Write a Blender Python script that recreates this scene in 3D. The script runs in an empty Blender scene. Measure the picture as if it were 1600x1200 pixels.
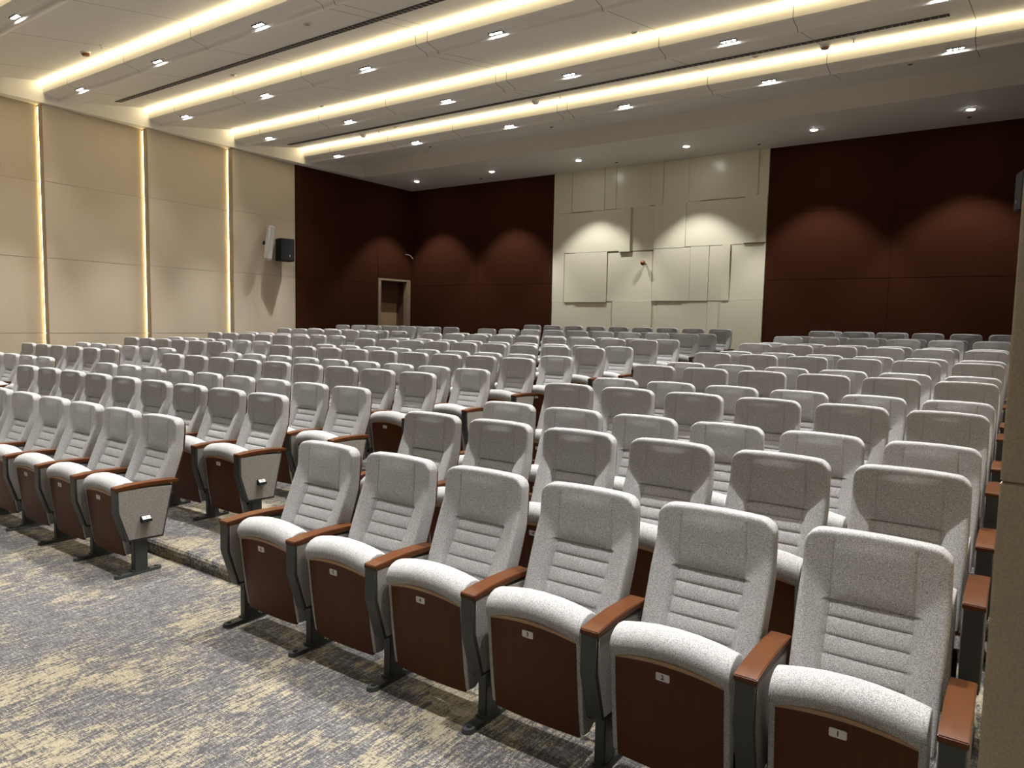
import bpy, bmesh, math, random
from mathutils import Matrix, Vector

random.seed(7)
SC = bpy.context.scene
COL = SC.collection

# ------------------------------------------------------------------ camera
F_PX = 1126.79
YAW, PITCH, ROLL = 0.61505, 0.08500, 0.02000
CAM = Vector((0.127, -2.293, 1.745))


def cam_axes():
    cy, sy = math.cos(YAW), math.sin(YAW)
    cp, sp = math.cos(PITCH), math.sin(PITCH)
    fwd = Vector((-sy * cp, cy * cp, -sp))
    right = Vector((cy, sy, 0))
    up = right.cross(fwd)
    cr, sr = math.cos(ROLL), math.sin(ROLL)
    return cr * right + sr * up, -sr * right + cr * up, fwd


AR, AU, AF = cam_axes()
cam_data = bpy.data.cameras.new('camera')
cam_data.sensor_width = 36.0
cam_data.lens = F_PX / 1600 * 36.0
cam_data.clip_start = 0.02
cam_data.clip_end = 100
cam = bpy.data.objects.new('camera', cam_data)
m = Matrix((AR, AU, -AF)).transposed().to_4x4()
m.translation = CAM
cam.matrix_world = m
COL.objects.link(cam)
SC.camera = cam

# ------------------------------------------------------------------ world, view
SC.view_settings.view_transform = 'Standard'
SC.view_settings.look = 'None'
SC.view_settings.exposure = 0.17
SC.view_settings.gamma = 1.0
SC.view_settings.use_curve_mapping = False
world = bpy.data.worlds.new('World')
SC.world = world
world.use_nodes = True
world.node_tree.nodes['Background'].inputs[0].default_value = (1.0, 0.95, 0.88, 1)
world.node_tree.nodes['Background'].inputs[1].default_value = 0.004
SC.cycles.use_light_tree = True
SC.cycles.use_denoising = True
SC.cycles.max_bounces = 7
SC.cycles.diffuse_bounces = 5
SC.cycles.glossy_bounces = 3
SC.cycles.sample_clamp_indirect = 4.0

# ------------------------------------------------------------------ dimensions
W = 0.58            # seat spacing
RP = 0.907          # row spacing
RISE = 0.097        # tier rise, two rows to a tier
AISLE = 1.233
XR, XM, XL = 0.0, -6 * W - AISLE, -11.15      # right ends of the three blocks
XWL, XWR = -15.03, 0.30                       # side walls
XCL, XCR = -14.75, 0.03                       # inner edges of the ceiling margin
YB = 13.80                                    # back wall
YF = -7.5
H = 5.57
UNIT = 1.95
LED_Y = [9.62 - UNIT * j for j in range(8)]   # far to near
RISER_Y = [0.43 + 2 * RP * k for k in range(7)]
DOWN_X = [-13.75 + 2.566 * k for k in range(6)]
SPOT_W = 1150.0
LED_E = 14.0


def floor_z(y):
    return RISE * sum(1 for r in RISER_Y if y >= r)


# ------------------------------------------------------------------ materials
def new_mat(name, col, rough=0.6, spec=0.5, metal=0.0):
    mt = bpy.data.materials.new(name)
    mt.use_nodes = True
    b = mt.node_tree.nodes['Principled BSDF']
    b.inputs['Base Color'].default_value = (*col, 1)
    b.inputs['Roughness'].default_value = rough
    b.inputs['Specular IOR Level'].default_value = spec
    b.inputs['Metallic'].default_value = metal
    return mt, mt.node_tree, b


def N(nt, kind, **kw):
    n = nt.nodes.new(kind)
    for k, v in kw.items():
        setattr(n, k, v)
    return n


def ramp(nt, stops):
    r = N(nt, 'ShaderNodeValToRGB')
    cr = r.color_ramp
    while len(cr.elements) < len(stops):
        cr.elements.new(0.5)
    for e, (p, c) in zip(cr.elements, stops):
        e.position = p
        e.color = (*c, 1)
    return r


def noise(nt, vec, scale, detail=3, rough=0.6, mapscale=None):
    if mapscale:
        mp = N(nt, 'ShaderNodeMapping')
        mp.inputs['Scale'].default_value = mapscale
        nt.links.new(vec, mp.inputs['Vector'])
        vec = mp.outputs['Vector']
    n = N(nt, 'ShaderNodeTexNoise')
    n.inputs['Scale'].default_value = scale
    n.inputs['Detail'].default_value = detail
    n.inputs['Roughness'].default_value = rough
    nt.links.new(vec, n.inputs['Vector'])
    return n


def bump(nt, b, height, strength, dist):
    bp = N(nt, 'ShaderNodeBump')
    bp.inputs['Strength'].default_value = strength
    bp.inputs['Distance'].default_value = dist
    nt.links.new(height, bp.inputs['Height'])
    nt.links.new(bp.outputs['Normal'], b.inputs['Normal'])


def mat_fabric(name, k):
    mt, nt, b = new_mat(name, (0.5, 0.49, 0.47), 0.95, 0.15)
    tc = N(nt, 'ShaderNodeTexCoord')
    n1 = noise(nt, tc.outputs['Object'], 300, 2, 0.7, (1, 1, 1.6))
    n2 = noise(nt, tc.outputs['Object'], 700, 2, 0.6)
    mx = N(nt, 'ShaderNodeMath', operation='ADD')
    nt.links.new(n1.outputs['Fac'], mx.inputs[0])
    nt.links.new(n2.outputs['Fac'], mx.inputs[1])
    md = N(nt, 'ShaderNodeMath', operation='MULTIPLY')
    md.inputs[1].default_value = 0.5
    nt.links.new(mx.outputs[0], md.inputs[0])
    r = ramp(nt, [(p, tuple(a * b_ for a, b_ in zip(c, k))) for p, c in
                  ((0.40, (0.14, 0.141, 0.142)), (0.5, (0.370, 0.371, 0.371)), (0.60, (0.69, 0.69, 0.685)))])
    nt.links.new(md.outputs[0], r.inputs[0])
    nt.links.new(r.outputs[0], b.inputs['Base Color'])
    b.inputs['Sheen Weight'].default_value = 0.08
    b.inputs['Sheen Roughness'].default_value = 0.5
    bump(nt, b, md.outputs[0], 0.5, 0.002)
    return mt


def mat_wood(name, c1, c2, rough):
    mt, nt, b = new_mat(name, c1, rough, 0.5)
    tc = N(nt, 'ShaderNodeTexCoord')
    n1 = noise(nt, tc.outputs['Object'], 6, 4, 0.6, (9, 1, 1.4))
    r = ramp(nt, [(0.3, c1), (0.7, c2)])
    nt.links.new(n1.outputs['Fac'], r.inputs[0])
    nt.links.new(r.outputs[0], b.inputs['Base Color'])
    b.inputs['Specular IOR Level'].default_value = 0.22
    return mt


def mat_carpet():
    mt, nt, b = new_mat('woven_carpet', (0.2, 0.2, 0.2), 0.97, 0.1)
    tc = N(nt, 'ShaderNodeTexCoord')
    P = tc.outputs['Object']
    big = noise(nt, P, 1.3, 5, 0.65, (1.0, 0.8, 1))
    med = noise(nt, P, 1.0, 3, 0.7, (22, 7, 12))
    sl = noise(nt, P, 1.0, 2, 0.7, (75, 9, 30))         # long streaks running front to back
    fs_ = noise(nt, P, 1.0, 2, 0.7, (260, 60, 160))     # fine broken threads
    sx = noise(nt, P, 1.0, 2, 0.7, (20, 120, 120))      # cross threads
    fine = noise(nt, P, 240, 2, 0.7)

    def lin(terms):
        cur = None
        for nd, k in terms:
            mu = N(nt, 'ShaderNodeMath', operation='MULTIPLY')
            nt.links.new(nd.outputs['Fac'], mu.inputs[0])
            mu.inputs[1].default_value = k
            if cur is None:
                cur = mu.outputs[0]
            else:
                ad = N(nt, 'ShaderNodeMath', operation='ADD')
                nt.links.new(cur, ad.inputs[0])
                nt.links.new(mu.outputs[0], ad.inputs[1])
                cur = ad.outputs[0]
        return cur
    tan_v = lin([(big, 0.34), (med, 0.17), (sl, 0.15), (fs_, 0.16), (sx, 0.09), (fine, 0.09)])
    r1 = N(nt, 'ShaderNodeMapRange')
    r1.inputs['From Min'].default_value = 0.506
    r1.inputs['From Max'].default_value = 0.532
    nt.links.new(tan_v, r1.inputs['Value'])
    grey_v = lin([(sl, 0.25), (fs_, 0.30), (sx, 0.2), (fine, 0.25)])
    rg = ramp(nt, [(0.40, (0.040, 0.040, 0.043)), (0.50, (0.082, 0.081, 0.085)), (0.59, (0.26, 0.255, 0.245))])
    nt.links.new(grey_v, rg.inputs[0])
    rt = ramp(nt, [(0.40, (0.150, 0.13, 0.092)), (0.60, (0.35, 0.31, 0.225))])
    nt.links.new(grey_v, rt.inputs[0])
    mx = N(nt, 'ShaderNodeMix', data_type='RGBA')
    nt.links.new(r1.outputs[0], mx.inputs[0])
    nt.links.new(rg.outputs[0], mx.inputs[6])
    nt.links.new(rt.outputs[0], mx.inputs[7])
    nt.links.new(mx.outputs[2], b.inputs['Base Color'])
    bump(nt, b, fine.outputs['Fac'], 0.5, 0.004)
    return mt


SEAMS_X = [-13.8, -11.85, -9.95, -7.37, -7.15, -4.44, -2.58, -0.68]


def mat_ceiling():
    mt, nt, b = new_mat('painted_ceiling', (0.77, 0.75, 0.71), 0.6, 0.35)
    tc = N(nt, 'ShaderNodeTexCoord')
    sp = N(nt, 'ShaderNodeSeparateXYZ')
    nt.links.new(tc.outputs['Object'], sp.inputs[0])
    cur = None
    for sx in SEAMS_X:
        c = N(nt, 'ShaderNodeMath', operation='COMPARE')
        nt.links.new(sp.outputs['X'], c.inputs[0])
        c.inputs[1].default_value = sx
        c.inputs[2].default_value = 0.005
        if cur is None:
            cur = c.outputs[0]
        else:
            a = N(nt, 'ShaderNodeMath', operation='MAXIMUM')
            nt.links.new(cur, a.inputs[0])
            nt.links.new(c.outputs[0], a.inputs[1])
            cur = a.outputs[0]
    lt = N(nt, 'ShaderNodeMath', operation='LESS_THAN')
    nt.links.new(sp.outputs['Y'], lt.inputs[0])
    lt.inputs[1].default_value = 10.75
    an = N(nt, 'ShaderNodeMath', operation='MULTIPLY')
    nt.links.new(cur, an.inputs[0])
    nt.links.new(lt.outputs[0], an.inputs[1])
    cur = an.outputs[0]
    mx = N(nt, 'ShaderNodeMix', data_type='RGBA')
    nt.links.new(cur, mx.inputs[0])
    mx.inputs[6].default_value = (0.77, 0.75, 0.71, 1)
    mx.inputs[7].default_value = (0.16, 0.15, 0.13, 1)
    nt.links.new(mx.outputs[2], b.inputs['Base Color'])
    n1 = noise(nt, tc.outputs['Object'], 1.2, 2, 0.5)
    bump(nt, b, n1.outputs['Fac'], 0.15, 0.02)
    return mt


def mat_cloth_wall(name, c, rough=0.9, spec=0.2):
    mt, nt, b = new_mat(name, c, rough, spec)
    tc = N(nt, 'ShaderNodeTexCoord')
    n1 = noise(nt, tc.outputs['Object'], 140, 2, 0.6)
    r = ramp(nt, [(0.35, tuple(v * 0.9 for v in c)), (0.65, tuple(v * 1.08 for v in c))])
    nt.links.new(n1.outputs['Fac'], r.inputs[0])
    nt.links.new(r.outputs[0], b.inputs['Base Color'])
    bump(nt, b, n1.outputs['Fac'], 0.12, 0.002)
    return mt


def mat_emit(name, col, strength):
    mt = bpy.data.materials.new(name)
    mt.use_nodes = True
    nt = mt.node_tree
    nt.nodes.clear()
    e = N(nt, 'ShaderNodeEmission')
    e.inputs[0].default_value = (*col, 1)
    e.inputs[1].default_value = strength
    o = N(nt, 'ShaderNodeOutputMaterial')
    nt.links.new(e.outputs[0], o.inputs[0])
    return mt


FAB = mat_fabric('grey_tweed', (1, 1, 1))
FABS = mat_fabric('side_panel_tweed', (0.70, 0.65, 0.60))
BOARD = mat_wood('red_brown_veneer', (0.066, 0.0165, 0.003), (0.082, 0.022, 0.0045), 0.45)
PLY = new_mat('plywood_edge', (0.36, 0.22, 0.12), 0.45)[0]
ARMW = mat_wood('armrest_wood', (0.082, 0.026, 0.007), (0.104, 0.034, 0.009), 0.38)
STEEL = new_mat('grey_powder_coat', (0.036, 0.040, 0.039), 0.45, 0.5)[0]
BLACK = new_mat('black_plastic', (0.008, 0.008, 0.009), 0.6, 0.25)[0]
PLATE = new_mat('white_plate', (0.62, 0.61, 0.60), 0.35)[0]
INK = new_mat('black_ink', (0.01, 0.01, 0.012), 0.6)[0]
CARPET = mat_carpet()
CEIL = mat_ceiling()
BEIGE = mat_cloth_wall('beige_cloth_panel', (0.50, 0.43, 0.335))
DARK = mat_cloth_wall('red_brown_cloth_panel', (0.047, 0.0155, 0.0078), 0.9, 0.03)
CREAM = new_mat('cream_laminate', (0.70, 0.68, 0.525), 0.24, 0.5)[0]
PLAIN = new_mat('plain_wall_paint', (0.22, 0.20, 0.17), 0.8)[0]
LED = mat_emit('warm_led', (1.0, 0.82, 0.48), LED_E)
LEDV = mat_emit('warm_led_strip', (1.0, 0.76, 0.34), 16.0)
LENS = mat_emit('white_led_lens', (0.93, 0.97, 1.0), 130.0)
LENSB = mat_emit('white_lamp', (1.0, 0.97, 0.92), 90.0)
GAP = new_mat('shadow_gap_brown', (0.27, 0.23, 0.16), 0.7)[0]
WHITE = new_mat('white_plastic', (0.62, 0.61, 0.58), 0.5)[0]
ORANGE = new_mat('orange_plastic', (0.20, 0.055, 0.016), 0.4)[0]
TANP = new_mat('tan_plastic', (0.28, 0.17, 0.09), 0.5)[0]
DGREY = new_mat('dark_grey_plastic', (0.05, 0.05, 0.048), 0.5)[0]
SLOT = new_mat('slot_black', (0.03, 0.022, 0.018), 0.6)[0]
JAMB = mat_wood('door_frame_wood', (0.27, 0.20, 0.13), (0.33, 0.25, 0.17), 0.45)
DOORW = mat_wood('door_leaf_wood', (0.13, 0.07, 0.045), (0.16, 0.085, 0.055), 0.4)
TANW = mat_wood('door_tan_wood', (0.34, 0.23, 0.13), (0.40, 0.28, 0.16), 0.5)
METAL = new_mat('brushed_metal', (0.5, 0.48, 0.45), 0.35, 0.5, 0.9)[0]


# ------------------------------------------------------------------ mesh helpers
def mesh_obj(name, verts, faces, mat, parent=None, smooth=False, mats=None, fmat=None, autosmooth=None):
    me = bpy.data.meshes.new(name)
    me.from_pydata([tuple(v) for v in verts], [], faces)
    for mm in (mats or [mat]):
        me.materials.append(mm)
    if fmat:
        for p, k in zip(me.polygons, fmat):
            p.material_index = k
    bm = bmesh.new()
    bm.from_mesh(me)
    bmesh.ops.recalc_face_normals(bm, faces=bm.faces)
    bm.to_mesh(me)
    bm.free()
    if smooth:
        for p in me.polygons:
            p.use_smooth = True
        if autosmooth:
            me.set_sharp_from_angle(angle=math.radians(autosmooth))
    o = bpy.data.objects.new(name, me)
    COL.objects.link(o)
    if parent:
        o.parent = parent
    return o


def bm_obj(name, bm, mat, parent=None, smooth=None):
    me = bpy.data.meshes.new(name)
    bmesh.ops.recalc_face_normals(bm, faces=bm.faces)
    bm.to_mesh(me)
    bm.free()
    me.materials.append(mat)
    if smooth:
        for p in me.polygons:
            p.use_smooth = True
        me.set_sharp_from_angle(angle=math.radians(smooth))
    o = bpy.data.objects.new(name, me)
    COL.objects.link(o)
    if parent:
        o.parent = parent
    return o


def bm_box(bm, x0, x1, y0, y1, z0, z1, bevel=0.0, seg=1):
    r = bmesh.ops.create_cube(bm, size=1.0, matrix=Matrix.LocRotScale(
        Vector(((x0 + x1) / 2, (y0 + y1) / 2, (z0 + z1) / 2)), None, Vector((x1 - x0, y1 - y0, z1 - z0))))
    if bevel:
        vs = set(r['verts'])
        es = [e for e in bm.edges if e.verts[0] in vs and e.verts[1] in vs]
        bmesh.ops.bevel(bm, geom=es, offset=bevel, segments=seg, affect='EDGES')


def box(name, x0, x1, y0, y1, z0, z1, mat, parent=None, bevel=0.0, seg=1):
    bm = bmesh.new()
    bm_box(bm, x0, x1, y0, y1, z0, z1, bevel, seg)
    return bm_obj(name, bm, mat, parent, 35 if bevel else None)


def bm_cyl(bm, c, r1, r2, h, axis='Z', seg=20):
    rot = {'Z': Matrix.Identity(4), 'Y': Matrix.Rotation(math.pi / 2, 4, 'X'), 'X': Matrix.Rotation(math.pi / 2, 4, 'Y')}[axis]
    bmesh.ops.create_cone(bm, cap_ends=True, segments=seg, radius1=r1, radius2=r2, depth=h,
                          matrix=Matrix.Translation(Vector(c)) @ rot)


def prism_x(name, prof, x0, x1, mat, parent=None, bevel=0.0, seg=2):
    """polygon in (y,z) extruded along x"""
    bm = bmesh.new()
    a = [bm.verts.new((x0, y, z)) for y, z in prof]
    b = [bm.verts.new((x1, y, z)) for y, z in prof]
    n = len(prof)
    bm.faces.new(a)
    bm.faces.new(b[::-1])
    for i in range(n):
        bm.faces.new((a[i], a[(i + 1) % n], b[(i + 1) % n], b[i]))
    bmesh.ops.recalc_face_normals(bm, faces=bm.faces)
    if bevel:
        bmesh.ops.bevel(bm, geom=list(bm.edges), offset=bevel, segments=seg, affect='EDGES')
    return bm_obj(name, bm, mat, parent, 40 if bevel else None)


def empty(name, loc, label=None, cat=None, group=None, rz=0.0):
    o = bpy.data.objects.new(name, None)
    COL.objects.link(o)
    o.location = loc
    o.rotation_euler = (0, 0, rz)
    o.empty_display_size = 0.1
    tag(o, label, cat, group)
    return o


def tag(o, label=None, cat=None, group=None, kind=None):
    if label:
        o['label'] = label
    if cat:
        o['category'] = cat
    if group:
        o['group'] = group
    if kind:
        o['kind'] = kind
    return o


def interp(tab, x):
    if x <= tab[0][0]:
        return tab[0][1]
    for (a, fa), (b, fb) in zip(tab, tab[1:]):
        if x <= b:
            return fa + (fb - fa) * (x - a) / (b - a)
    return tab[-1][1]


def sstep(a, b, x):
    t = min(1, max(0, (x - a) / (b - a)))
    return t * t * (3 - 2 * t)


TXT = {}


def text_mesh(s):
    if s not in TXT:
        cu = bpy.data.curves.new('numeral', 'FONT')
        cu.body = s
        cu.align_x = 'CENTER'
        cu.align_y = 'CENTER'
        cu.size = 0.024
        cu.offset = 0.0006
        cu.extrude = 0.0003
        ob = bpy.data.objects.new('tmp', cu)
        me = bpy.data.meshes.new_from_object(ob)
        bpy.data.objects.remove(ob)
        me.materials.clear()
        me.materials.append(INK)
        TXT[s] = me
    return TXT[s]


# ------------------------------------------------------------------ floor
prof = [(YF, 0.0)]
z = 0.0
for r in RISER_Y:
    prof += [(r, z), (r - 0.004, z + RISE * 0.45), (r + 0.002, z + RISE * 0.75), (r + 0.014, z + RISE * 0.93), (r + 0.035, z + RISE)]
    z += RISE
prof += [(YB + 0.02, z), (YB + 0.02, -0.3), (YF, -0.3)]
fl = prism_x('floor', prof, XWL - 0.05, 1.6, CARPET)
tag(fl, kind='structure')

# ------------------------------------------------------------------ ceiling
SL = (5.955 - 5.690) / (UNIT - 0.36)


def unit_prof(y0, last=False):
    p = [(y0, 5.955), (y0, 5.745), (y0 + 0.03, 5.727), (y0 + 0.16, 5.700), (y0 + 0.215, 5.697), (y0 + 0.235, 5.685),
         (y0 + 0.25, 5.655), (y0 + 0.27, 5.650), (y0 + 0.31, 5.662), (y0 + 0.36, 5.690)]
    return p


def slope_z(y0, y):
    return 5.690 + (y - y0 - 0.36) * (5.955 - 5.690) / (UNIT - 0.36)


pts = [(YF - 0.05, 5.955)]
for y0 in reversed(LED_Y):
    pts += unit_prof(y0)
pts += [(11.57, 5.955), (11.6, 5.945), (11.6, H)]
vs, fs = [], []
n = len(pts)
for x in (XCL, XCR):
    vs += [(x, y, z) for y, z in pts]
for i in range(n - 1):
    fs.append((i, i + 1, n + i + 1, n + i))
# side faces of the recess, down to the margin level
for s, x in ((0, XCL), (1, XCR)):
    b0 = len(vs)
    vs += [(x, y, H) for y, z in pts]
    for i in range(n - 1):
        fs.append((s * n + i, s * n + i + 1, b0 + i + 1, b0 + i))
# flat margins
b0 = len(vs)
vs += [(XWL - 0.05, YF - .05, H), (XCL, YF - .05, H), (XCL, 11.6, H), (XWL - 0.05, 11.6, H),
       (XCR, YF - .05, H), (1.65, YF - .05, H), (1.65, 11.6, H), (XCR, 11.6, H),
       (XWL - 0.05, YB + .05, H), (1.65, YB + .05, H)]
fs += [(b0, b0 + 1, b0 + 2, b0 + 3), (b0 + 4, b0 + 5, b0 + 6, b0 + 7), (b0 + 3, b0 + 6, b0 + 9, b0 + 8)]
me = bpy.data.meshes.new('ceiling')
me.from_pydata(vs, [], fs)
me.materials.append(CEIL)
ceiling = bpy.data.objects.new('ceiling', me)
COL.objects.link(ceiling)
tag(ceiling, kind='structure')

ORD = ['first', 'second', 'third', 'fourth', 'fifth', 'sixth', 'seventh', 'eighth', 'ninth', 'tenth', 'eleventh',
       'twelfth', 'thirteenth', 'fourteenth', 'fifteenth']
BEAM = {0: 'beam nearest the back wall', 1: 'second beam from the back wall', 2: 'third beam from the back wall',
        3: 'fourth beam from the back wall', 4: 'fifth beam from the back wall', 5: 'sixth beam from the back wall',
        6: 'seventh beam from the back wall', 7: 'eighth beam from the back wall'}
for j, y0 in enumerate(LED_Y):
    bm = bmesh.new()
    vv = [bm.verts.new(c) for c in ((XCL + .01, y0 - 0.060, 5.942), (XCL + .01, y0 - 0.002, 5.895), (XCR - .01, y0 - 0.002, 5.895),
                                    (XCR - .01, y0 - 0.060, 5.942), (XCL + .01, y0 - .002, 5.944), (XCR - .01, y0 - .002, 5.944))]
    bm.faces.new((vv[0], vv[1], vv[2], vv[3]))
    bm.faces.new((vv[0], vv[3], vv[5], vv[4]))
    bm.faces.new((vv[1], vv[4], vv[5], vv[2]))
    bm.faces.new((vv[0], vv[4], vv[1]))
    bm.faces.new((vv[3], vv[2], vv[5]))
    o = bm_obj('light_strip', bm, LED)
    tag(o, 'glowing warm white cove light strip along the %s' % BEAM[j], 'light strip', 'warm cove light strips in the ceiling')


def spot(loc, power, size=86, blend=0.35, name='downlight_beam', radius=0.03, parent=None, tilt=0.0):
    l = bpy.data.lights.new(name, 'SPOT')
    l.energy = power
    l.spot_size = math.radians(size)
    l.spot_blend = blend
    l.shadow_soft_size = radius
    l.color = (1.0, 0.98, 0.965)
    o = bpy.data.objects.new(name, l)
    o.location = loc
    o.rotation_euler = (math.radians(tilt), 0, 0)
    COL.objects.link(o)
    if parent:
        o.parent = parent
    return o


def slot_downlight(x, y, z, label, vis):
    t = empty('slot_downlight', (x, y, z), label, 'downlight', 'slot downlights in the ceiling beams')
    bm = bmesh.new()
    bm_box(bm, -.115, .115, -.034, -.028, -.012, .004)
    bm_box(bm, -.115, .115, .028, .034, -.012, .004)
    bm_box(bm, -.115, -.109, -.034, .034, -.012, .004)
    bm_box(bm, .109, .115, -.034, .034, -.012, .004)
    for k in (-1, 1):
        bm_box(bm, k * .037 - .003, k * .037 + .003, -.03, .03, -.010, .004)
    bm_obj('trim_frame', bm, BLACK, t)
    for k in (-1, 0, 1):
        bm = bmesh.new()
        bm_cyl(bm, (k * .073, 0, -0.006), .022, .024, .008)
        bm_obj('lamp_lens', bm, LENS, t)
    spot((0, 0, -0.03), SPOT_W, size=52, blend=1.0, parent=t, tilt=-11.5)
    spot((0, 0, -0.03), SPOT_W * 0.07, size=88, blend=0.8, name='wide_downlight_beam', parent=t, tilt=-6)
    return t


def copy_tree(o, parent=None):
    c = o.copy()
    COL.objects.link(c)
    if parent is not None:
        c.parent = parent
    for ch in list(KIDS.get(o.name, o.children)):
        copy_tree(ch, c)
    return c


KIDS = {}
sd0 = None
for j, y0 in enumerate(LED_Y):
    for k, x in enumerate(DOWN_X if j < 7 else []):
        lab = 'slot downlight with three lamps, %s from left on the %s' % (ORD[k], BEAM[j])
        if sd0 is None:
            sd0 = slot_downlight(x, y0 + 0.185, 5.697, lab, True)
        else:
            c = copy_tree(sd0)
            c.location = (x, y0 + 0.185, 5.697)
            c['label'] = lab
rd0 = None
for k, x in enumerate([-13.80, -11.21, -8.67, -6.02, -3.44, -0.88]):
    lab = 'round recessed downlight in the rear ceiling margin, %s from left' % ORD[k]
    if rd0 is None:
        t = empty('round_downlight', (x, 12.68, H), lab, 'downlight', 'round downlights along the back wall')
        bm = bmesh.new()
        bm_cyl(bm, (0, 0, -.004), .075, .080, .010, seg=28)
        bm_obj('trim_ring', bm, WHITE, t, 40)
        bm = bmesh.new()
        bm_cyl(bm, (0, 0, -.011), .060, .062, .006, seg=28)
        bm_obj('lamp_lens', bm, LENSB, t)
        spot((0, 0, -0.03), 310.0, size=84, blend=0.4, parent=t)
        rd0 = t
    else:
        c = copy_tree(rd0)
        c.location = (x, 12.68, H)
        c['label'] = lab

# slot air diffusers in two ceiling bays
for (y0, x0, x1, lab) in ((3.77, -14.36, -0.9, 'long black slot air diffuser in the ceiling bay nearer the viewer'),
                          (7.68, -14.29, -0.93, 'long black slot air diffuser in the last but one ceiling bay')):
    yc = y0 + 1.14
    zc = slope_z(y0, yc) + 0.001
    t = empty('slot_diffuser', ((x0 + x1) / 2, yc, zc), lab, 'air vent', 'slot air diffusers in the ceiling')
    t.rotation_euler = (math.atan(SL), 0, 0)
    L = (x1 - x0) / 2
    box('slot_plate', -L, L, -.055, .055, -.010, .0, SLOT, t)
    bm = bmesh.new()
    for yy in (-.055, -.02, .02, .055):
        bm_box(bm, -L, L, yy - .003, yy + .003, -.016, -.008)
    bm_obj('rail', bm, DGREY, t)
    bm = bmesh.new()
    k = -L
    while k < L:
        bm_box(bm, k, k + .016, -.052, .052, -.013, -.009)
        k += 0.09
    tag(bm_obj('cross_bars', bm, WHITE, t), kind='stuff')

# detectors and sprinklers on the sloping bays
for (x, y, z, kind, lab) in (
        (-12.34, 3.42, 5.91, 'o', 'orange faced smoke detector on the ceiling above the left wall panels'),
        (-11.81, 3.41, 5.91, 's', 'white sprinkler head right beside the orange faced detector at far left'),
        (-8.06, 4.34, 5.73, 'd', 'flat round disc behind a beam, just ahead of the nearer slot diffuser'),
        (-11.25, 5.33, 5.90, 'd', 'flat round disc just behind the left part of nearer slot diffuser'),
        (-11.43, 7.40, 5.92, 'd', 'flat round disc in front of the third cove light from the left'),
        (-12.38, 9.38, 5.93, 'w', 'white smoke detector beside the last cove light, leftmost of three'),
        (-11.78, 9.28, 5.91, 's', 'white sprinkler head beside the last cove light, leftmost of three'),
        (-11.20, 9.21, 5.90, 'd', 'flat round disc at the left part of the farther slot diffuser'),
        (-4.70, 7.40, 5.92, 'd', 'flat round disc in front of a cove light, above the cream wall'),
        (-7.64, 9.29, 5.91, 'w', 'white smoke detector beside the last cove light, middle one'),
        (-7.08, 9.25, 5.90, 's', 'white sprinkler head beside the last cove light, middle one'),
        (-3.51, 9.14, 5.89, 'd', 'flat round disc at the right part of the farther slot diffuser'),
        (-2.54, 9.29, 5.91, 'o', 'tan faced smoke detector beside the last cove light, rightmost one'),
        (-2.14, 9.22, 5.90, 's', 'white sprinkler head beside the last cove light, rightmost one'),
        (-8.16, 10.67, 5.81, 'b', 'dark sprinkler cap behind the last beam, above the cream wall'),
        (-11.49, 10.64, 5.81, 'b', 'dark sprinkler cap behind the last beam, above the left dark wall'),
        (-1.54, 10.30, 5.75, 'b', 'dark sprinkler cap behind the last beam, at the right end'),
        (-8.00, 13.32, H, 'b', 'dark sprinkler cap close to the back wall above cream panels left part'),
        (-4.67, 13.29, H, 'b', 'dark sprinkler cap close to the back wall at the cream wall right end'),
        (-0.93, 13.23, H, 'b', 'dark sprinkler cap close to the back wall, rightmost'),
        (-12.0, 13.25, H, 'b', 'dark sprinkler cap close to the back wall, leftmost')):
    tilt = 0.0 if z == H else math.atan(SL)
    # keep it seated on the slope
    if z != H:
        y0 = max(v for v in LED_Y if v + 0.3 < y)
        z = slope_z(y0, y)
    if kind in 'ow':
        t = empty('smoke_detector', (x, y, z), lab, 'smoke detector')
        bm = bmesh.new()
        bm_cyl(bm, (0, 0, -.012), .070, .076, .030, seg=24)
        bm_obj('detector_base', bm, WHITE, t, 40)
        bm = bmesh.new()
        bm_cyl(bm, (0, 0, -.044), .050, .066, .034, seg=24)
        bm_obj('detector_cover', bm, (ORANGE if x < -5 else TANP) if kind == 'o' else WHITE, t, 40)
    elif kind == 's':
        t = empty('sprinkler_head', (x, y, z), lab, 'sprinkler')
        bm = bmesh.new()
        bm_cyl(bm, (0, 0, -.004), .030, .034, .010, seg=16)
        bm_obj('escutcheon', bm, WHITE, t, 40)
        bm = bmesh.new()
        bm_cyl(bm, (0, 0, -.030), .008, .008, .045, seg=10)
        bm_cyl(bm, (0, 0, -.052), .018, .018, .003, seg=14)
        bm_obj('sprinkler_nozzle', bm, METAL, t, 40)
    elif kind == 'd':
        bm = bmesh.new()
        bm_cyl(bm, (0, 0, -.006), .050, .060, .016, seg=24)
        bm_cyl(bm, (0, 0, -.018), .034, .036, .010, seg=24)
        t = bm_obj('ceiling_disc', bm, METAL, None, 40)
        t.location = (x, y, z)
        tag(t, lab, 'sprinkler')
    else:
        bm = bmesh.new()
        bm_cyl(bm, (0, 0, -.002), .036, .040, .008, seg=20)
        bm_cyl(bm, (0, 0, -.009), .022, .026, .010, seg=20)
        t = bm_obj('ceiling_sprinkler', bm, DGREY, None, 40)
        t.location = (x, y, z)
        tag(t, lab, 'sprinkler')
    t.rotation_euler = (tilt, 0, 0)

# ------------------------------------------------------------------ walls
DY0, DY1, DZ0, DZ1 = 12.46, 13.66, floor_z(13), 2.88
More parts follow.
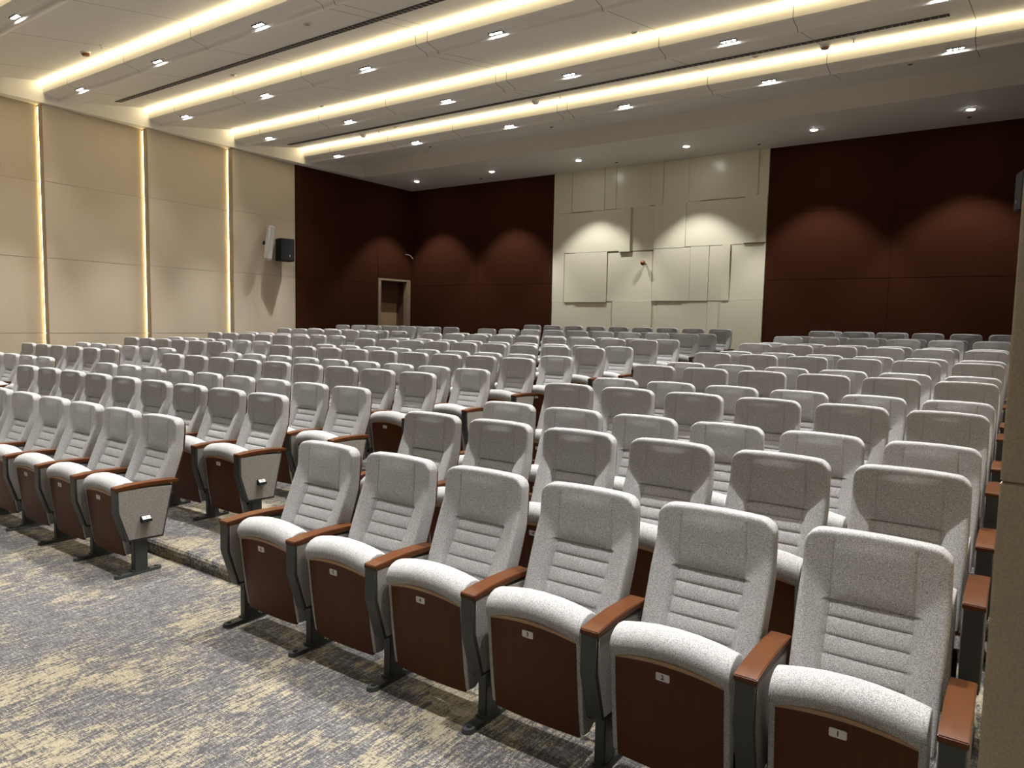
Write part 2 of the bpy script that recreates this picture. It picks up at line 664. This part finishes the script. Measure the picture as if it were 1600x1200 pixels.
# left wall with the door opening
bm = bmesh.new()
bm_box(bm, XWL - .12, XWL, YF, DY0, -.3, H + .02)
bm_box(bm, XWL - .12, XWL, DY1, YB + .1, -.3, H + .02)
bm_box(bm, XWL - .12, XWL, DY0, DY1, DZ1, H + .02)
tag(bm_obj('wall_left', bm, DARK), kind='structure')
tag(box('wall_back', XWL - .1, 1.7, YB, YB + .12, -.3, H + .02, DARK), kind='structure')
bm = bmesh.new()
bm_box(bm, XWR, XWR + .12, -.13, YB + .1, -.3, H + .02)
bm_box(bm, XWR, 1.7, -.13, -.03, -.3, H + .02)
bm_box(bm, 1.5, 1.62, YF, -.05, -.3, H + .02)
tag(bm_obj('wall_right', bm, PLAIN), kind='structure')
tag(box('wall_front', XWL - .1, 1.7, YF - .12, YF, -.3, H + .5, PLAIN), kind='structure')

ZS = [0.0, 1.372, 2.775, 4.178, H]


def zlev(y):
    return floor_z(y)


def cloth_column(axis, a0, a1, depth0, depth1, base, mat, label, name='acoustic_panel', flip=1, cat='wall panel', group=None,
                 notch=False):
    """upholstered column of four boards. axis 'Y': on a side wall, a0..a1 along y, thickness towards the room;
    depth0 at a0, depth1 at a1. axis 'X': on the back wall."""
    zb = floor_z(a0 if axis == 'Y' else YB - .1)
    if axis == 'Y':
        t = empty(name, (base, (a0 + a1) / 2, zb), label, cat, group)
    else:
        t = empty(name, ((a0 + a1) / 2, base, zb), label, cat, group)
    base += (.002 * flip) if axis == 'Y' else -.002
    zs = [zb + .002] + [q for q in ZS[1:] if q > zb + .1]
    for z0, z1 in zip(zs, zs[1:]):
        bm = bmesh.new()
        g = 0.001
        if axis == 'Y':
            p = [(base, a0), (base + flip * depth0, a0), (base + flip * depth1, a1), (base, a1)]
            if notch:
                p = [(base, a0 + .06), (base + flip * .034, a0 + .06), (base + flip * .034, a0)] + p[1:]
        else:
            p = [(a0 + g, base), (a0 + g, base - depth0), (a1 - g, base - depth1), (a1 - g, base)]
        lo = [bm.verts.new((x, y, z0 + g)) for x, y in p]
        hi = [bm.verts.new((x, y, z1 - g)) for x, y in p]
        bm.faces.new(lo)
        bm.faces.new(hi[::-1])
        for i in range(len(p)):
            q_ = (i + 1) % len(p)
            bm.faces.new((lo[i], lo[q_], hi[q_], hi[i]))
        bmesh.ops.recalc_face_normals(bm, faces=bm.faces)
        bmesh.ops.bevel(bm, geom=list(bm.edges), offset=.004, segments=2, affect='EDGES')
        o = bm_obj('cloth_board', bm, mat, t, 50)
        o.matrix_parent_inverse = Matrix.Translation(-t.location)
    return t


names = {7: 'beside the dark brown wall, carrying speakers', 6: 'second from the dark brown wall',
         5: 'third from the dark brown wall', 4: 'fourth from the dark brown wall', 3: 'fifth from the dark brown wall',
         2: 'sixth from the dark brown wall', 1: 'seventh from the dark brown wall', 0: 'eighth from the dark brown wall'}
ys = [3.768 - UNIT * 4 + UNIT * k for k in range(7)]          # near edges, up to 7.668
ys_all = ys + [9.56]
for k in range(7):
    y0, y1 = ys_all[k], ys_all[k + 1] - 0.012
    cloth_column('Y', y0, y1, 0.205, 0.010, XWL, BEIGE,
                 'beige cloth covered wall panel on the left wall, %s' % names[k + 1],
                 group='beige wall panels of the left wall', notch=True)
    o = box('light_strip', XWL + .004, XWL + .034, y0 + .003, y0 + .030, floor_z(y0) + .05, H - .03, LEDV)
    tag(o, 'vertical warm light strip edging the beige left panel %s' % names[k + 1].replace(', carrying speakers', ''),
        'light strip', 'vertical warm light strips on the left wall')
# dark cloth columns behind them, and over the door
cloth_column('Y', 9.565, 11.0, 0.03, 0.03, XWL, DARK, 'dark red brown wall panel on the left wall beside the last beige panel',
             group='dark red brown wall panels')
cloth_column('Y', 11.0, DY0 - .07, 0.03, 0.03, XWL, DARK, 'dark red brown wall panel on the left wall just before the door',
             group='dark red brown wall panels')
t = empty('acoustic_panel', (XWL, 13.1, DZ1), 'dark red brown wall panel above the door', 'wall panel', 'dark red brown wall panels')
for z0, z1 in ((DZ1 + .07, 4.178), (4.178, H)):
    bm = bmesh.new()
    bm_box(bm, XWL + .002, XWL + .03, DY0 - .07, YB - .036, z0 + .002, z1 - .002, .007, 2)
    o = bm_obj('cloth_board', bm, DARK, t, 50)
    o.matrix_parent_inverse = Matrix.Translation(-t.location)
# back wall columns
for a0, a1, lab in ((XWL, -12.5, 'dark red brown wall panel on the back wall in the left corner'),
                    (-12.5, -10.0, 'dark red brown back wall panel just left of the cream wall'),
                    (-4.56, -2.13, 'dark red brown back wall panel just right of the cream wall'),
                    (-2.13, XWR, 'dark red brown wall panel at the right end of the back wall')):
    cloth_column('X', a0, a1, 0.03, 0.03, YB, DARK, lab, group='dark red brown wall panels')
# right wall
for k, y0 in enumerate([-0.13 + UNIT * i for i in range(5)]):
    y1 = y0 + UNIT - .012
    cloth_column('Y', y0, y1, 0.197, 0.03, XWR, BEIGE,
                 'beige cloth wall panel on the right wall, %s from the front' % ORD[k], flip=-1,
                 group='beige wall panels of the right wall')
for a0, a1, lab in ((9.61, 11.7, 'dark red brown wall panel at the middle of the right wall'),
                    (11.7, YB - .036, 'dark red brown wall panel at the back end of the right wall')):
    cloth_column('Y', a0, a1, 0.03, 0.03, XWR, DARK, lab, flip=-1, group='dark red brown wall panels')

# ---- cream feature wall of stepped rectangles
fw = empty('feature_wall', (-7.28, YB, floor_z(YB)), 'cream laminate feature wall of stepped rectangles between dark brown walls', 'wall panelling')


def fpanel(x0, x1, z0, z1, d, name='panel'):
    bm = bmesh.new()
    g = .0016 if name == 'panel' else 0
    bm_box(bm, x0 + g, x1 - g, YB - .035 - d, YB, z0 + g, z1 - g, .002, 1)
    o = bm_obj(name, bm, CREAM if g else GAP, fw)
    o.matrix_parent_inverse = Matrix.Translation(-fw.location)


ZF = floor_z(YB)
fpanel(-10.0, -4.56, ZF, H, 0.0, 'backing_board')
for (x0, x1, z0, z1, d) in (
        (-9.79, -9.45, 4.54, H, .030), (-9.45, -8.85, 4.56, H, .014), (-8.85, -8.52, 4.55, H, .036), (-8.52, -8.21, 4.56, H, .016),
        (-8.21, -7.32, 4.56, H, .006), (-7.32, -6.98, 4.57, H, .028), (-6.98, -6.36, 4.57, H, .014), (-6.36, -6.08, 4.58, H, .008),
        (-6.08, -4.78, 4.585, H, .045), (-4.78, -4.565, 4.60, H, .020),
        (-9.65, -8.85, 3.54, 4.54, .012), (-8.85, -8.07, 3.54, 4.55, .022), (-8.07, -7.77, 3.51, 4.56, .070),
        (-7.77, -7.17, 3.53, 4.56, .010), (-7.17, -6.39, 3.55, 4.57, .045), (-6.39, -5.04, 3.57, 4.58, .018),
        (-5.04, -4.565, 3.585, 4.60, .048),
        (-9.62, -9.31, 2.29, 3.52, .030), (-9.31, -8.39, 2.29, 3.53, .048), (-8.39, -7.17, 2.32, 3.50, .006),
        (-7.17, -6.25, 2.32, 3.545, .040), (-6.25, -5.81, 2.32, 3.56, .034), (-5.81, -5.50, 2.33, 3.56, .012),
        (-5.50, -5.32, 2.33, 3.57, .052), (-5.32, -4.565, 2.35, 3.57, .010),
        (-10.0, -9.79, 4.56, H, .006), (-10.0, -9.65, 2.29, 4.56, .005), (-9.99, -9.40, ZF, 2.29, .004),
        (-9.40, -8.24, ZF, 2.28, .008), (-8.22, -7.17, ZF, 2.318, .036), (-7.17, -7.03, ZF, 2.31, .004), (-7.03, -6.42, ZF, 2.31, .008),
        (-6.42, -5.81, ZF, 2.31, .018), (-5.81, -5.51, ZF, 2.325, .004), (-5.51, -4.565, ZF, 2.345, .034)):
    fpanel(x0, x1, z0, z1, d)

# ---- fire alarm lamp on the cream wall
t = empty('alarm_beacon', (-7.38, YB - .045, 3.22), 'small round orange alarm beacon on the cream wall', 'alarm')
bm = bmesh.new()
bm_cyl(bm, (0, -.045, 0), .028, .022, .09, 'Y', 16)
bm_obj('mount', bm, WHITE, t, 40)
bm = bmesh.new()
bmesh.ops.create_uvsphere(bm, u_segments=20, v_segments=12, radius=.062, matrix=Matrix.Translation((0, -.13, 0)))
bm_obj('beacon_dome', bm, ORANGE, t, 60)

# ---- door
dr = empty('door_1', (XWL, (DY0 + DY1) / 2, DZ0))
tag(dr, 'recessed doorway with pale wooden frame at the left end of the back', 'door', None, 'structure')
MI = Matrix.Translation(-dr.location)


def dpart(name, x0, x1, y0, y1, z0, z1, mat, parent=None, bev=0.0):
    o = box(name, x0, x1, y0, y1, z0, z1, mat, parent or dr, bev)
    o.matrix_parent_inverse = MI
    return o


dpart('frame_side', XWL - .11, XWL + .05, DY0 - .06, DY0 + .05, DZ0, DZ1 + .0, JAMB, bev=.004)
dpart('frame_side', XWL - .11, XWL + .05, DY1 - .08, DY1 + .06, DZ0, DZ1 + .0, JAMB, bev=.004)
dpart('frame_head', XWL - .11, XWL + .05, DY0 - .06, DY1 + .06, DZ1, DZ1 + .06, JAMB, bev=.004)
dpart('jamb_lining', XWL - .42, XWL - .11, DY0 - .02, DY0 + .0, DZ0, DZ1, DOORW)
dpart('jamb_lining', XWL - .42, XWL - .11, DY1 - .03, DY1 + .0, DZ0, DZ1, DOORW)
dpart('head_lining', XWL - .42, XWL - .11, DY0, DY1, DZ1 - .01, DZ1 + .02, DOORW)
dpart('threshold', XWL - .42, XWL, DY0, DY1, DZ0 - .1, DZ0 + .002, CARPET)
dpart('door_leaf', XWL - .42, XWL - .37, DY0, DY1, DZ0, DZ1, DOORW)
dpart('lower_panel', XWL - .37, XWL - .355, DY0 + .33, DY1 - .12, DZ0 + .02, 2.25, TANW, bev=.003)
dpart('pale_reflection', XWL - .37, XWL - .35, DY0 + .10, DY0 + .33, DZ0 + .02, 2.33, WHITE, bev=.004)  # pale slab standing in for the lit glass reflection in the doorway
o = dpart('door_handle', XWL - .345, XWL - .31, DY0 + .20, DY0 + .22, 1.55, 1.68, METAL, bev=.004)

# ---- loose white cable at the corner
cu = bpy.data.curves.new('cable', 'CURVE')
cu.dimensions = '3D'
cu.bevel_depth = .010
sp = cu.splines.new('BEZIER')
P3 = [(XWL + .045, 13.50, 3.69), (XWL + .10, 13.62, 3.67), (XWL + .16, 13.70, 3.57)]
sp.bezier_points.add(2)
for bp, c in zip(sp.bezier_points, P3):
    bp.co = c
    bp.handle_left_type = bp.handle_right_type = 'AUTO'
cab = bpy.data.objects.new('cable', cu)
me = bpy.data.meshes.new_from_object(cab)
bpy.data.objects.remove(cab)
cab = bpy.data.objects.new('loose_cable', me)
me.materials.clear()
me.materials.append(WHITE)
COL.objects.link(cab)
tag(cab, 'short loose white cable sticking out of the dark corner above the door', 'cable')


# ---- loudspeakers
def box_speaker(x, y, z, side, label, mat):
    t = empty('box_speaker', (x, y, z), label, 'speaker')
    t.rotation_euler = (0, 0, math.radians(-14 * side))
    bm = bmesh.new()
    bm_box(bm, -.15, .15, -.20, .16, -.27, .27, .012, 2)
    bm_obj('cabinet', bm, mat, t, 40)
    bm = bmesh.new()
    bm_box(bm, .148 * side - .004, .148 * side + .006, -.18, .14, -.25, .25, .002, 1)
    bm_obj('grille', bm, mat, t)
    bm = bmesh.new()
    bm_box(bm, .155 * side - .002, .155 * side + .003, .03, .045, -.16, -.12)
    bm_obj('small_badge', bm, WHITE, t)
    bm = bmesh.new()
    bm_cyl(bm, (-.165 * side, 0, .02), .03, .03, .03, 'X', 12)
    bm_obj('wall_bracket', bm, BLACK, t)
    return t


box_speaker(XWL + .33, 9.02, 3.39, 1, 'black box speaker mounted on the left wall beside the dark brown panels', BLACK)
box_speaker(XWR - .235, 10.30, 3.73, -1, 'dark grey box speaker high on the right wall', DGREY)
t = empty('column_speaker', (XWL + .36, 8.53, 3.52), 'slim white column speaker tilted on the last beige panel', 'speaker')
t.rotation_euler = (math.radians(-11), math.radians(-4), 0)
bm = bmesh.new()
bm_box(bm, -.07, .07, -.075, .075, -.41, .41, .018, 3)
bm_obj('cabinet', bm, WHITE, t, 40)
box('front_grille', .066, .074, -.062, .062, -.38, .38, new_mat('pale_grille', (0.42, 0.41, 0.40), .6)[0], t, .002)
bm = bmesh.new()
bm_cyl(bm, (-.13, -.02, 0.0), .03, .03, .14, 'X', 14)
bm_cyl(bm, (-.10, -.075, 0.0), .035, .035, .03, 'Y', 14)
bm_obj('wall_bracket', bm, BLACK, t, 40)

# ------------------------------------------------------------------ auditorium chair
CENT_LO = [(.40, .285), (.55, .348), (.60, .378), (.65, .409), (.70, .438), (.765, .470)]
CENT_HI = [(.76, .460), (.775, .458), (.80, .459), (.86, .463), (.95, .468), (1.03, .476)]
REAR = [(.40, .350), (.60, .455), (.685, .485), (.79, .518), (.90, .530), (.98, .536), (1.03, .534)]
GROOVES = [.772, .713, .656, .600, .545]


def back_front_y(x, z):
    ax = abs(x)
    hi = z >= .772
    if hi:
        c = interp(CENT_HI, z) - .006 * (1 - (ax / .135) ** 2 if ax < .135 else 0) * sstep(.772, .80, z) * (1 - sstep(.95, 1.0, z))
    else:
        c = interp(CENT_LO, z)
        gs = sorted(GROOVES)
        for g0, g1 in zip(gs, gs[1:]):
            if g0 <= z <= g1:
                u = (z - g0) / (g1 - g0)
                c -= .010 * math.sqrt(max(0, 1 - (2 * u - 1) ** 2)) * (1 - (ax / .17) ** 4 if ax < .17 else 0)
    # side wings: nearly upright above a slanting crease, reclined and standing proud below it
    zk = .770 + .095 * min(1.0, max(0.0, (ax - .135) / .085))
    up = .458 + (z - zk) * .07
    dn = .458 - (zk - z) * (.458 - .322) / (zk - .54)
    t = sstep(-.022, .022, z - zk)
    wy = dn * (1 - t) + up * t
    wgt = sstep(.130, .150, ax) if hi else sstep(.130, .158, ax)
    y = c * (1 - wgt) + wy * wgt
    if z < .985:
        y += .004 * math.exp(-((ax - .135) / .003) ** 2)
    return y


def make_backrest():
    xs_h = [0, .045, .09, .120, .1305, .135, .1395, .147, .157, .172, .19, .208, .224, .232, .237, .2395]
    xs = [-v for v in xs_h[:0:-1]] + xs_h
    WB = .240
    zs = [.40, .45, .50, .535, .543, .547, .555, .572, .59, .596, .600, .604, .612, .628, .644, .652, .656, .660, .668, .685, .70, .709, .713, .717,
          .725, .74, .757, .763, 0.766, .771, .773, .778, .787, .80, .83, .865, .90]
    ext = [.12, .27, .42, .56, .69, .80, .88, .94, .98, 1.0]

    def ztop(x):
        ax = abs(x)
        zt = 1.022 - .010 * (ax / WB) ** 2
        rc = .052
        if ax > WB - rc:
            zt -= rc - math.sqrt(max(0, rc * rc - (ax - (WB - rc)) ** 2))
        return zt
    nx, nz = len(xs), len(zs) + len(ext)
    V = []
    for side in (0, 1):
        for j in range(nz):
            for x in xs:
                zt = ztop(x)
                z = zs[j] if j < len(zs) else .90 + ext[j - len(zs)] * (zt - .90)
                ws = interp([(.40, .965), (.60, .985), (.76, 1.0), (.95, .985), (1.03, .965)], z)
                yf = back_front_y(x, z)
                yr = interp(REAR, z)
                d = min(WB - abs(x), zt - z)
                r = .014
                fil = r - math.sqrt(max(0, r * r - (r - d) ** 2)) if d < r else 0
                mid = yf * .5 + yr * .5
                if side == 0:
                    y = min(yf + fil, mid)
                else:
                    r = .008
                    fil = r - math.sqrt(max(0, r * r - (r - d) ** 2)) if d < r else 0
                    y = max(yr - fil, mid)
                V.append((x * ws, y, z))
    Fc = []
    o = nx * nz
    for j in range(nz - 1):
        for i in range(nx - 1):
            a = j * nx + i
            Fc.append((a, a + 1, a + nx + 1, a + nx))
            Fc.append((o + a, o + a + nx, o + a + nx + 1, o + a + 1))
    for j in range(nz - 1):
        for i in (0, nx - 1):
            a = j * nx + i
            Fc.append((a, a + nx, o + a + nx, o + a))
    for i in range(nx - 1):
        for j in (0, nz - 1):
            a = j * nx + i
            Fc.append((a, a + 1, o + a + 1, o + a))
    return mesh_obj('backrest', V, Fc, FAB, smooth=True, autosmooth=62)


def make_shell():
    zs = [.44, .52, .60, .685, .79, .88, .95, .985]
    xs = [-.232, -.215, -.12, 0, .12, .215, .232]
    V, Fc = [], []
    for side in (0, 1):
        for z in zs:
            for x in xs:
                k = 1.0 if z < .95 else (.985 if z < .98 else .93)
                V.append((x * k, interp(REAR, z) + (.002 if side == 0 else .016) - .004 * (abs(x) / .232) ** 2 * side, z))
    nx, nz = len(xs), len(zs)
    o = nx * nz
    for j in range(nz - 1):
        for i in range(nx - 1):
            a = j * nx + i
            Fc.append((a, a + 1, a + nx + 1, a + nx))
            Fc.append((o + a, o + a + nx, o + a + nx + 1, o + a + 1))
        for i in (0, nx - 1):
            a = j * nx + i
            Fc.append((a, a + nx, o + a + nx, o + a))
    for i in range(nx - 1):
        for j in (0, nz - 1):
            a = j * nx + i
            Fc.append((a, a + 1, o + a + 1, o + a))
    return mesh_obj('back_shell', V, Fc, BOARD, smooth=True, autosmooth=40)


SEAT_SEC = [(.107, .125), (.090, .22), (.076, .33), (.064, .44), (.056, .515), (.046, .532), (.040, .552), (.042, .575), (.054, .598), (.078, .615), (.108, .624),
            (.140, .622), (.170, .608), (.192, .582), (.203, .545), (.207, .46), (.210, .33), (.205, .20), (.190, .145), (.150, .122)]


def make_cushion():
    st = [(-.226, .955, 0), (-.2245, .98, 0), (-.220, .996, 0), (-.20, 1, 0), (-.14, 1, 0), (-.07, 1, 0), (0, 1, 0)]
    st += [(-a, b, c) for a, b, c in st[-2::-1]]
    V, Fc = [], []
    n = len(SEAT_SEC)
    cy, cz = .125, .36
    for x, s, dz in st:
        arch = .026 * (1 - (x / .21) ** 2)
        for y, z in SEAT_SEC:
            a = arch * sstep(.35, .52, z)
            V.append((x, cy + (y - cy) * s, cz + (z - cz) * (s * .35 + .65) + a))
    for j in range(len(st) - 1):
        for i in range(n):
            a, b = j * n + i, j * n + (i + 1) % n
            Fc.append((a, b, b + n, a + n))
    Fc.append(tuple(range(n)))
    Fc.append(tuple(range(len(st) * n - n, len(st) * n))[::-1])
    return mesh_obj('seat_cushion', V, Fc, FAB, smooth=True, autosmooth=55)


def board_y(z):
    return interp([(.11, .096), (.22, .078), (.33, .064), (.44, .052), (.535, .044), (.57, .040)], z)


def make_board():
    xs = [-.205, -.16, -.11, -.055, 0, .055, .11, .16, .205]
    zs = [0, .25, .5, .75, .97, 1.0]
    V, Fc, FM = [], [], []
    for side in (0, 1):
        for t in zs:
            for x in xs:
                top = .528 + .026 * (1 - (x / .205) ** 2)
                z = .112 + t * (top - .112)
                bow = .010 * (x / .205) ** 2
                V.append((x, board_y(z) + bow + (0 if side == 0 else .012) - .002, z))
    nx, nz = len(xs), len(zs)
    o = nx * nz
    for j in range(nz - 1):
        for i in range(nx - 1):
            a = j * nx + i
            Fc.append((a, a + 1, a + nx + 1, a + nx)); FM.append(1 if j == nz - 2 else 0)
            Fc.append((o + a, o + a + nx, o + a + nx + 1, o + a + 1)); FM.append(0)
        for i in (0, nx - 1):
            a = j * nx + i
            Fc.append((a, a + nx, o + a + nx, o + a)); FM.append(0)
    for i in range(nx - 1):
        for j in (0, nz - 1):
            a = j * nx + i
            Fc.append((a, a + 1, o + a + 1, o + a)); FM.append(1 if j else 0)
    return mesh_obj('seat_board', V, Fc, None, mats=[BOARD, PLY], fmat=FM, smooth=True, autosmooth=30)


FRAME = [(.000, .592), (.000, .440), (.064, .236), (.313, .226), (.392, .578), (.20, .592)]
PANEL = [(.016, .588), (.016, .443), (.076, .250), (.303, .241), (.378, .572), (.20, .586)]
ARM = [(.000, .588), (.000, .610), (.006, .6125), (.10, .6195), (.20, .622), (.32, .6185), (.425, .611), (.432, .606), (.432, .592), (.38, .590), (.20, .594), (.10, .592)]

parts = {}
parts['backrest'] = make_backrest()
parts['back_shell'] = make_shell()
parts['seat_cushion'] = make_cushion()
parts['seat_board'] = make_board()
parts['armrest'] = prism_x('armrest', ARM, -.039, .039, ARMW, None, .003, 2)
parts['side_frame'] = prism_x('side_frame', FRAME, -.0345, .0345, STEEL, None, .003, 1)
parts['side_panel'] = prism_x('side_panel', PANEL, -.0375, .0375, FABS, None, .002, 1)
bm = bmesh.new()
bm_box(bm, -.024, .024, .115, .207, .018, .24, .005, 2)
parts['leg'] = bm_obj('leg', bm, STEEL, None, 40)
# flat foot with rounded ends and bolt caps
bm = bmesh.new()
out = []
for a in range(-90, 91, 15):
    out.append((.030 * math.sin(math.radians(a)), .020 - .030 * math.cos(math.radians(a))))
out = out[::-1]
for a in range(-90, 91, 15):
    out.append((.030 * math.sin(math.radians(a)), .280 + .030 * math.cos(math.radians(a))))
lo = [bm.verts.new((x, y, 0)) for x, y in out]
hi = [bm.verts.new((x * .86, .15 + (y - .15) * .975, .020)) for x, y in out]
bm.faces.new(lo)
bm.faces.new(hi[::-1])
for i in range(len(out)):
    k = (i + 1) % len(out)
    bm.faces.new((lo[i], lo[k], hi[k], hi[i]))
bm_box(bm, -.026, .026, .105, .217, .016, .030)
parts['foot'] = bm_obj('foot', bm, STEEL, None, 40)
bm = bmesh.new()
bm_cyl(bm, (0, .028, .0215), .014, .012, .006, seg=16)
bm_cyl(bm, (0, .272, .0215), .014, .012, .006, seg=16)
parts['bolt_cap'] = bm_obj('bolt_cap', bm, BLACK, None, 40)
bm = bmesh.new()
bm_box(bm, -.008, .008, .125, .195, .19, .34, .006, 2)
bm_cyl(bm, (0, .16, .33), .034, .034, .014, 'X', 18)
parts['hinge'] = bm_obj('hinge', bm, BLACK, None, 40)
# number plate
bm = bmesh.new()
vv = []
for cx_, cz_, a0 in ((.021, .0095, 0), (-.021, .0095, 90), (-.021, -.0095, 180), (.021, -.0095, 270)):
    for a in (0, 30, 60, 90):
        an = math.radians(a0 + a)
        vv.append((cx_ + .005 * math.cos(an), cz_ + .005 * math.sin(an)))
f0 = [bm.verts.new((x, -.0022, z)) for x, z in vv]
f1 = [bm.verts.new((x, .004, z)) for x, z in vv]
bm.faces.new(f0)
for i in range(len(vv)):
    k = (i + 1) % len(vv)
    bm.faces.new((f0[i], f0[k], f1[k], f1[i]))
parts['number_plate'] = bm_obj('number_plate', bm, PLATE)
# aisle row sign: black wedge holder, white face
bm = bmesh.new()
sec = [(0, -.020), (.030, -.020), (.026, .0), (.006, .020), (0, .020)]
a_ = [bm.verts.new((x, -.034, z)) for x, z in sec]
b_ = [bm.verts.new((x, .034, z)) for x, z in sec]
bm.faces.new(a_)
bm.faces.new(b_[::-1])
for i in range(5):
    bm.faces.new((a_[i], a_[(i + 1) % 5], b_[(i + 1) % 5], b_[i]))
parts['row_sign'] = bm_obj('row_sign', bm, BLACK)
nx_, nz_ = .020, .020
bm = bmesh.new()
vv = [bm.verts.new(c) for c in ((.0275, -.028, .0), (.0275, .028, .0), (.0085, .028, .019), (.0085, -.028, .019))]
bm.faces.new(vv)
parts['sign_face'] = bm_obj('sign_face', bm, PLATE)

for p in parts.values():
    COL.objects.unlink(p)


def part(key, parent, loc=(0, 0, 0), rot=(0, 0, 0), scale=None):
    c = parts[key].copy()
    COL.objects.link(c)
    c.parent = parent
    c.location = loc
    c.rotation_euler = rot
    if scale:
        c.scale = scale
    return c


PITCH_BOARD = math.atan2(board_y(.44) - board_y(.52), .08)


def stanchion(t, x, sign=None, near=True):
    part('armrest', t, (x, 0, 0))
    sf = part('side_frame', t, (x, 0, 0))
    part('side_panel', sf, (0, 0, 0))
    part('leg', t, (x, 0, 0))
    ft = part('foot', t, (x, 0, 0))
    if near:
        part('bolt_cap', ft)
    if sign:
        s = part('row_sign', sf, (.0375, .187, .378))
        part('sign_face', s)
        n_ = bpy.data.objects.new('numeral', text_mesh(sign))
        COL.objects.link(n_)
        n_.parent = s
        n_.location = (.0192, 0, .0102)
        n_.rotation_euler = (math.radians(45), 0, math.radians(90))


def in_view(x, y, z, marg=170):
    d = Vector((x, y, z)) - CAM
    q = d.dot(AF)
    if q < .15:
        return False
    u = 800 + F_PX * d.dot(AR) / q
    v = 600 - F_PX * d.dot(AU) / q
    return -marg < u < 1600 + marg and -marg < v < 1200 + marg


BLOCKS = [('right', XR, 6, 15), ('middle', XM, 9, 14), ('left', XL, 6, 13)]
count = 0
for bname, x_end, ns, nrows in BLOCKS:
    for r in range(1, nrows + 1):
        y = (r - 1) * RP
        zf = RISE * (r // 2)
        dx = {14: .15, 15: .10}.get(r, 0.0) if bname == 'right' else 0.0
        for k in range(1, ns + 1):
            xc = x_end - (k - .5) * W + .039 + dx
            if not (in_view(xc, y + .45, zf + .95) or in_view(xc, y, zf + .5)):
                continue
            where = {'right': 'right', 'middle': 'middle', 'left': 'left'}[bname]
            side = 'wall end' if bname == 'right' else 'aisle end'
            if r == 1:
                lab = 'light grey front row theatre seat with plate number %d, %s block' % (k, where)
            elif k == 1:
                lab = 'light grey theatre seat at right end of the %s row, %s block' % (ORD[r - 1], where)
            elif k == ns:
                lab = 'light grey theatre seat at left end of the %s row, %s block' % (ORD[r - 1], where)
            else:
                lab = 'light grey theatre seat, %s from right in the %s row, %s block' % (ORD[k - 1], ORD[r - 1], where)
            t = empty('theatre_seat', (xc, y, zf), lab, 'seat', 'grey theatre seats of the %s block' % where)
            near = r <= 4
            part('backrest', t)
            part('back_shell', t)
            part('seat_cushion', t)
            part('seat_board', t)
            if r <= 6:
                for sx in (-.2335, .2335):
                    part('hinge', t, (sx, 0, 0))
            pl = part('number_plate', t, (-.012, board_y(.497) - .002, .497), (PITCH_BOARD, 0, 0))
            if r <= 6:
                nm = bpy.data.objects.new('numeral', text_mesh(str(k)))
                COL.objects.link(nm)
                nm.parent = pl
                nm.location = (0, -.0026, 0)
                nm.rotation_euler = (math.pi / 2, 0, 0)
            stanchion(t, -W / 2, None, near)
            if k == 1:
                stanchion(t, W / 2, str(r) if bname != 'right' else None, near)
            count += 1
print('chairs', count)
for p in parts.values():
    if p.users == 0:
        bpy.data.objects.remove(p)
